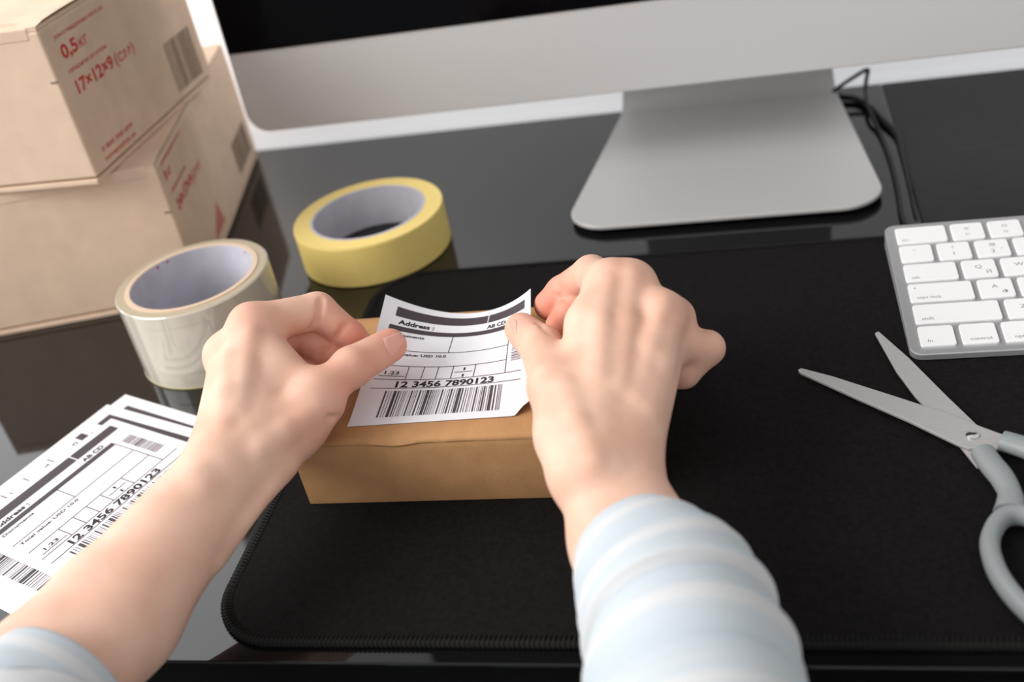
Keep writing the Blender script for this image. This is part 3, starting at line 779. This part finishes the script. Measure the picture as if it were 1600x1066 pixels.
reds = [(P(560, 528, 62), 16, .75), (P(520, 490, 74), 14, .35), (P(525, 560, 54), 16, .8), (P(495, 545, 56), 20, .5), (P(612, 541, 60), 15, .65), (P(575, 575, 62), 16, .35), (P(388, 490, 92), 14, .25),
        (P(500, 660, 60), 18, .25), (P(540, 615, 60), 16, .4), (P(330, 530, 78), 14, .25), (P(470, 560, 50), 25, .55)]
lh = flesh_object('arm', V, Q, reds, 'left forearm and hand, thumb on the label edge')
nail(lh, bv, interp_rows([(598, 529), (603, 545), (611, 559)], [(626, 518), (631, 529), (622, 547)], 11, 11))
V, Q, F, fl = right_hand(1.5)
bv = bvh_of(V, Q)
cr = [([(874, 444), (879, 456), (884, 468)], 1.0), ([(866, 459), (875, 464), (884, 468)], .6), ([(858, 522), (848, 512), (838, 503)], .8)]
cr = [(on_surface(bv, c), r) for c, r in cr]
rd = [([(953, 440), (940, 500), (935, 580)], 2.4, 3.0), ([(988, 432), (984, 500), (975, 600)], 2.5, 2.7), ([(1036, 478), (1018, 540), (1000, 620)], 2.3, 2.6), ([(1060, 505), (1042, 570), (1022, 640)], 2.2, 2.6), ([(880, 600), (900, 660), (925, 720)], 2.4, 3.0)]
rd = [(on_surface(bv, c, i), r) for c, r, i in rd]
V, Q, F, fl = right_hand(1.1, [(c, r) for c, r in cr if len(c) > 1], [(c, r) for c, r in rd if len(c) > 1])
bv = bvh_of(V, Q)
reds = [(P(852, 470, 54), 20, .9), (P(890, 440, 66), 16, .6), (P(870, 500, 52), 18, .9), (P(850, 512, 66), 14, .7), (P(812, 505, 64), 10, .4), (P(985, 440, 90), 12, .2), (P(1050, 485, 76), 14, .3), (P(1090, 530, 58), 14, .25)]
rh = flesh_object('arm', V, Q, reds, 'right forearm and hand, thumb on the label, fingers beside its corner')
nail(rh, bv, interp_rows([(796, 500), (803, 498), (808, 503)], [(799, 518), (804, 520), (807, 521)], 7, 7))

def sleeve(path, radii, cuff, label, seed, tilt=0):
    """cloth tube along a path with gathered folds; radii at distances from the cuff; uv 'along' runs down the arm"""
    Pp = spline(path, 16); d = np.r_[0, np.cumsum(np.linalg.norm(np.diff(Pp, axis=0), axis=1))]
    n = 130; m_ = 96; dd = np.linspace(0, d[-1], n)
    C = np.c_[[np.interp(dd, d, Pp[:, i]) for i in range(3)]].T
    T = np.gradient(C, axis=0); T /= np.linalg.norm(T, axis=1)[:, None]
    rng = np.random.RandomState(seed); ph = rng.rand(8)*6.28
    rows = []; uvv = []
    def ring(i, inner=0):
        t = T[i]; a = np.cross(t, (0, 0, 1)); a /= np.linalg.norm(a); b = np.cross(a, t)
        th = np.linspace(0, 2*math.pi, m_, endpoint=False)
        sh = dd[i] + tilt*np.sin(th)                                    # folds run slightly askew
        r = np.interp(sh, radii[0], radii[1]) - 6.5*np.exp(-((sh - cuff)/2.2)**2)*(.5 + .5*np.cos(th - 1.0))*(cuff > 0)
        amp = min(1, dd[i]/30)
        r = r + amp*(1.0*np.sin(th*2 + ph[0] + dd[i]*.03) + .7*np.sin(th*3 + ph[1] - dd[i]*.05) + .45*np.sin(sh*.33 + 2*np.sin(th + ph[2])) + .35*np.sin(sh*.62 + th*2 + ph[3]))
        r = r - inner
        z = C[i] + np.outer(np.cos(th)*r, a) + np.outer(np.sin(th)*r, b)
        z[:, 2] = np.maximum(z[:, 2], 3.6 + inner)
        return z
    for i in (14, 8, 3, 0): rows.append(ring(i, 1.3)); uvv.append(dd[i])
    for i in range(n): rows.append(ring(i)); uvv.append(dd[i])
    k = len(rows); V = np.concatenate(rows)
    F = [(i*m_ + j, i*m_ + (j+1) % m_, (i+1)*m_ + (j+1) % m_, (i+1)*m_ + j) for i in range(k-1) for j in range(m_)]
    o = obj('sleeve', V, [f[::-1] for f in F], 'sleeve', person, smooth=True); o.location = PO; o['label'] = label
    uv = o.data.uv_layers.new(name='along')
    for lp in o.data.loops:
        i, j = divmod(lp.vertex_index, m_)
        uv.data[lp.index].uv = (j/m_, (uvv[i] % 88)/88)
    return o
sleeve([pick(984, 850, 44), pick(1018, 900, 43), pick(1052, 960, 42), pick(1082, 1060, 42), pick(1105, 1180, 42), np.array((-70, -345, 46)), np.array((-62, -432, 52))],
       ([0, 4, 12, 24, 36, 44, 48, 52, 60, 80, 120, 300], [21.8, 24, 27.5, 31.5, 34, 34.6, 34.2, 34.6, 36.0, 36.0, 37.5, 42]), 47, 'right sleeve with its cuff pushed up', 2, 2)
sleeve([pick(102, 1072, 39), pick(70, 1108, 40), pick(35, 1150, 41), pick(-20, 1220, 42), np.array((-372, -350, 46)), np.array((-372, -442, 52))],
       ([0, 5, 14, 26, 40, 46, 52, 80, 300], [27.5, 29, 31.5, 33.5, 34.5, 33, 35, 36, 40]), 0, 'left sleeve at the frame corner', 5, 2)

# the torso that the arms belong to sits unseen behind the desk edge, added to shade the box front
A = np.array
fld_t = Field((-480, -800, -480), (110, -370, 300), 7)
Ft = fld_t.new()
for a_, b_, r1, r2 in (((-290, -655, -420), (-285, -650, 60), 105, 112), ((-150, -655, -420), (-155, -650, 60), 105, 112), ((-285, -650, 60), (-300, -655, 150), 112, 70), ((-155, -650, 60), (-130, -655, 150), 112, 70),
                       ((-220, -660, 150), (-220, -665, 205), 75, 60), ((-330, -650, 150), (-385, -630, 130), 62, 56), ((-100, -650, 150), (-50, -630, 130), 62, 56),
                       ((-385, -630, 130), (-372, -440, 52), 54, 46), ((-50, -630, 130), (-62, -430, 52), 54, 46)):
    fld_t.capsule(Ft, A(a_), A(b_), r1, r2, 30)
Vt, Qt = surface_nets(Ft, fld_t)
o = obj('shirt', relax(Vt, Qt, 3), Qt, 'shirt', person, smooth=True); o.location = PO; o['label'] = 'pale blue shirt body'
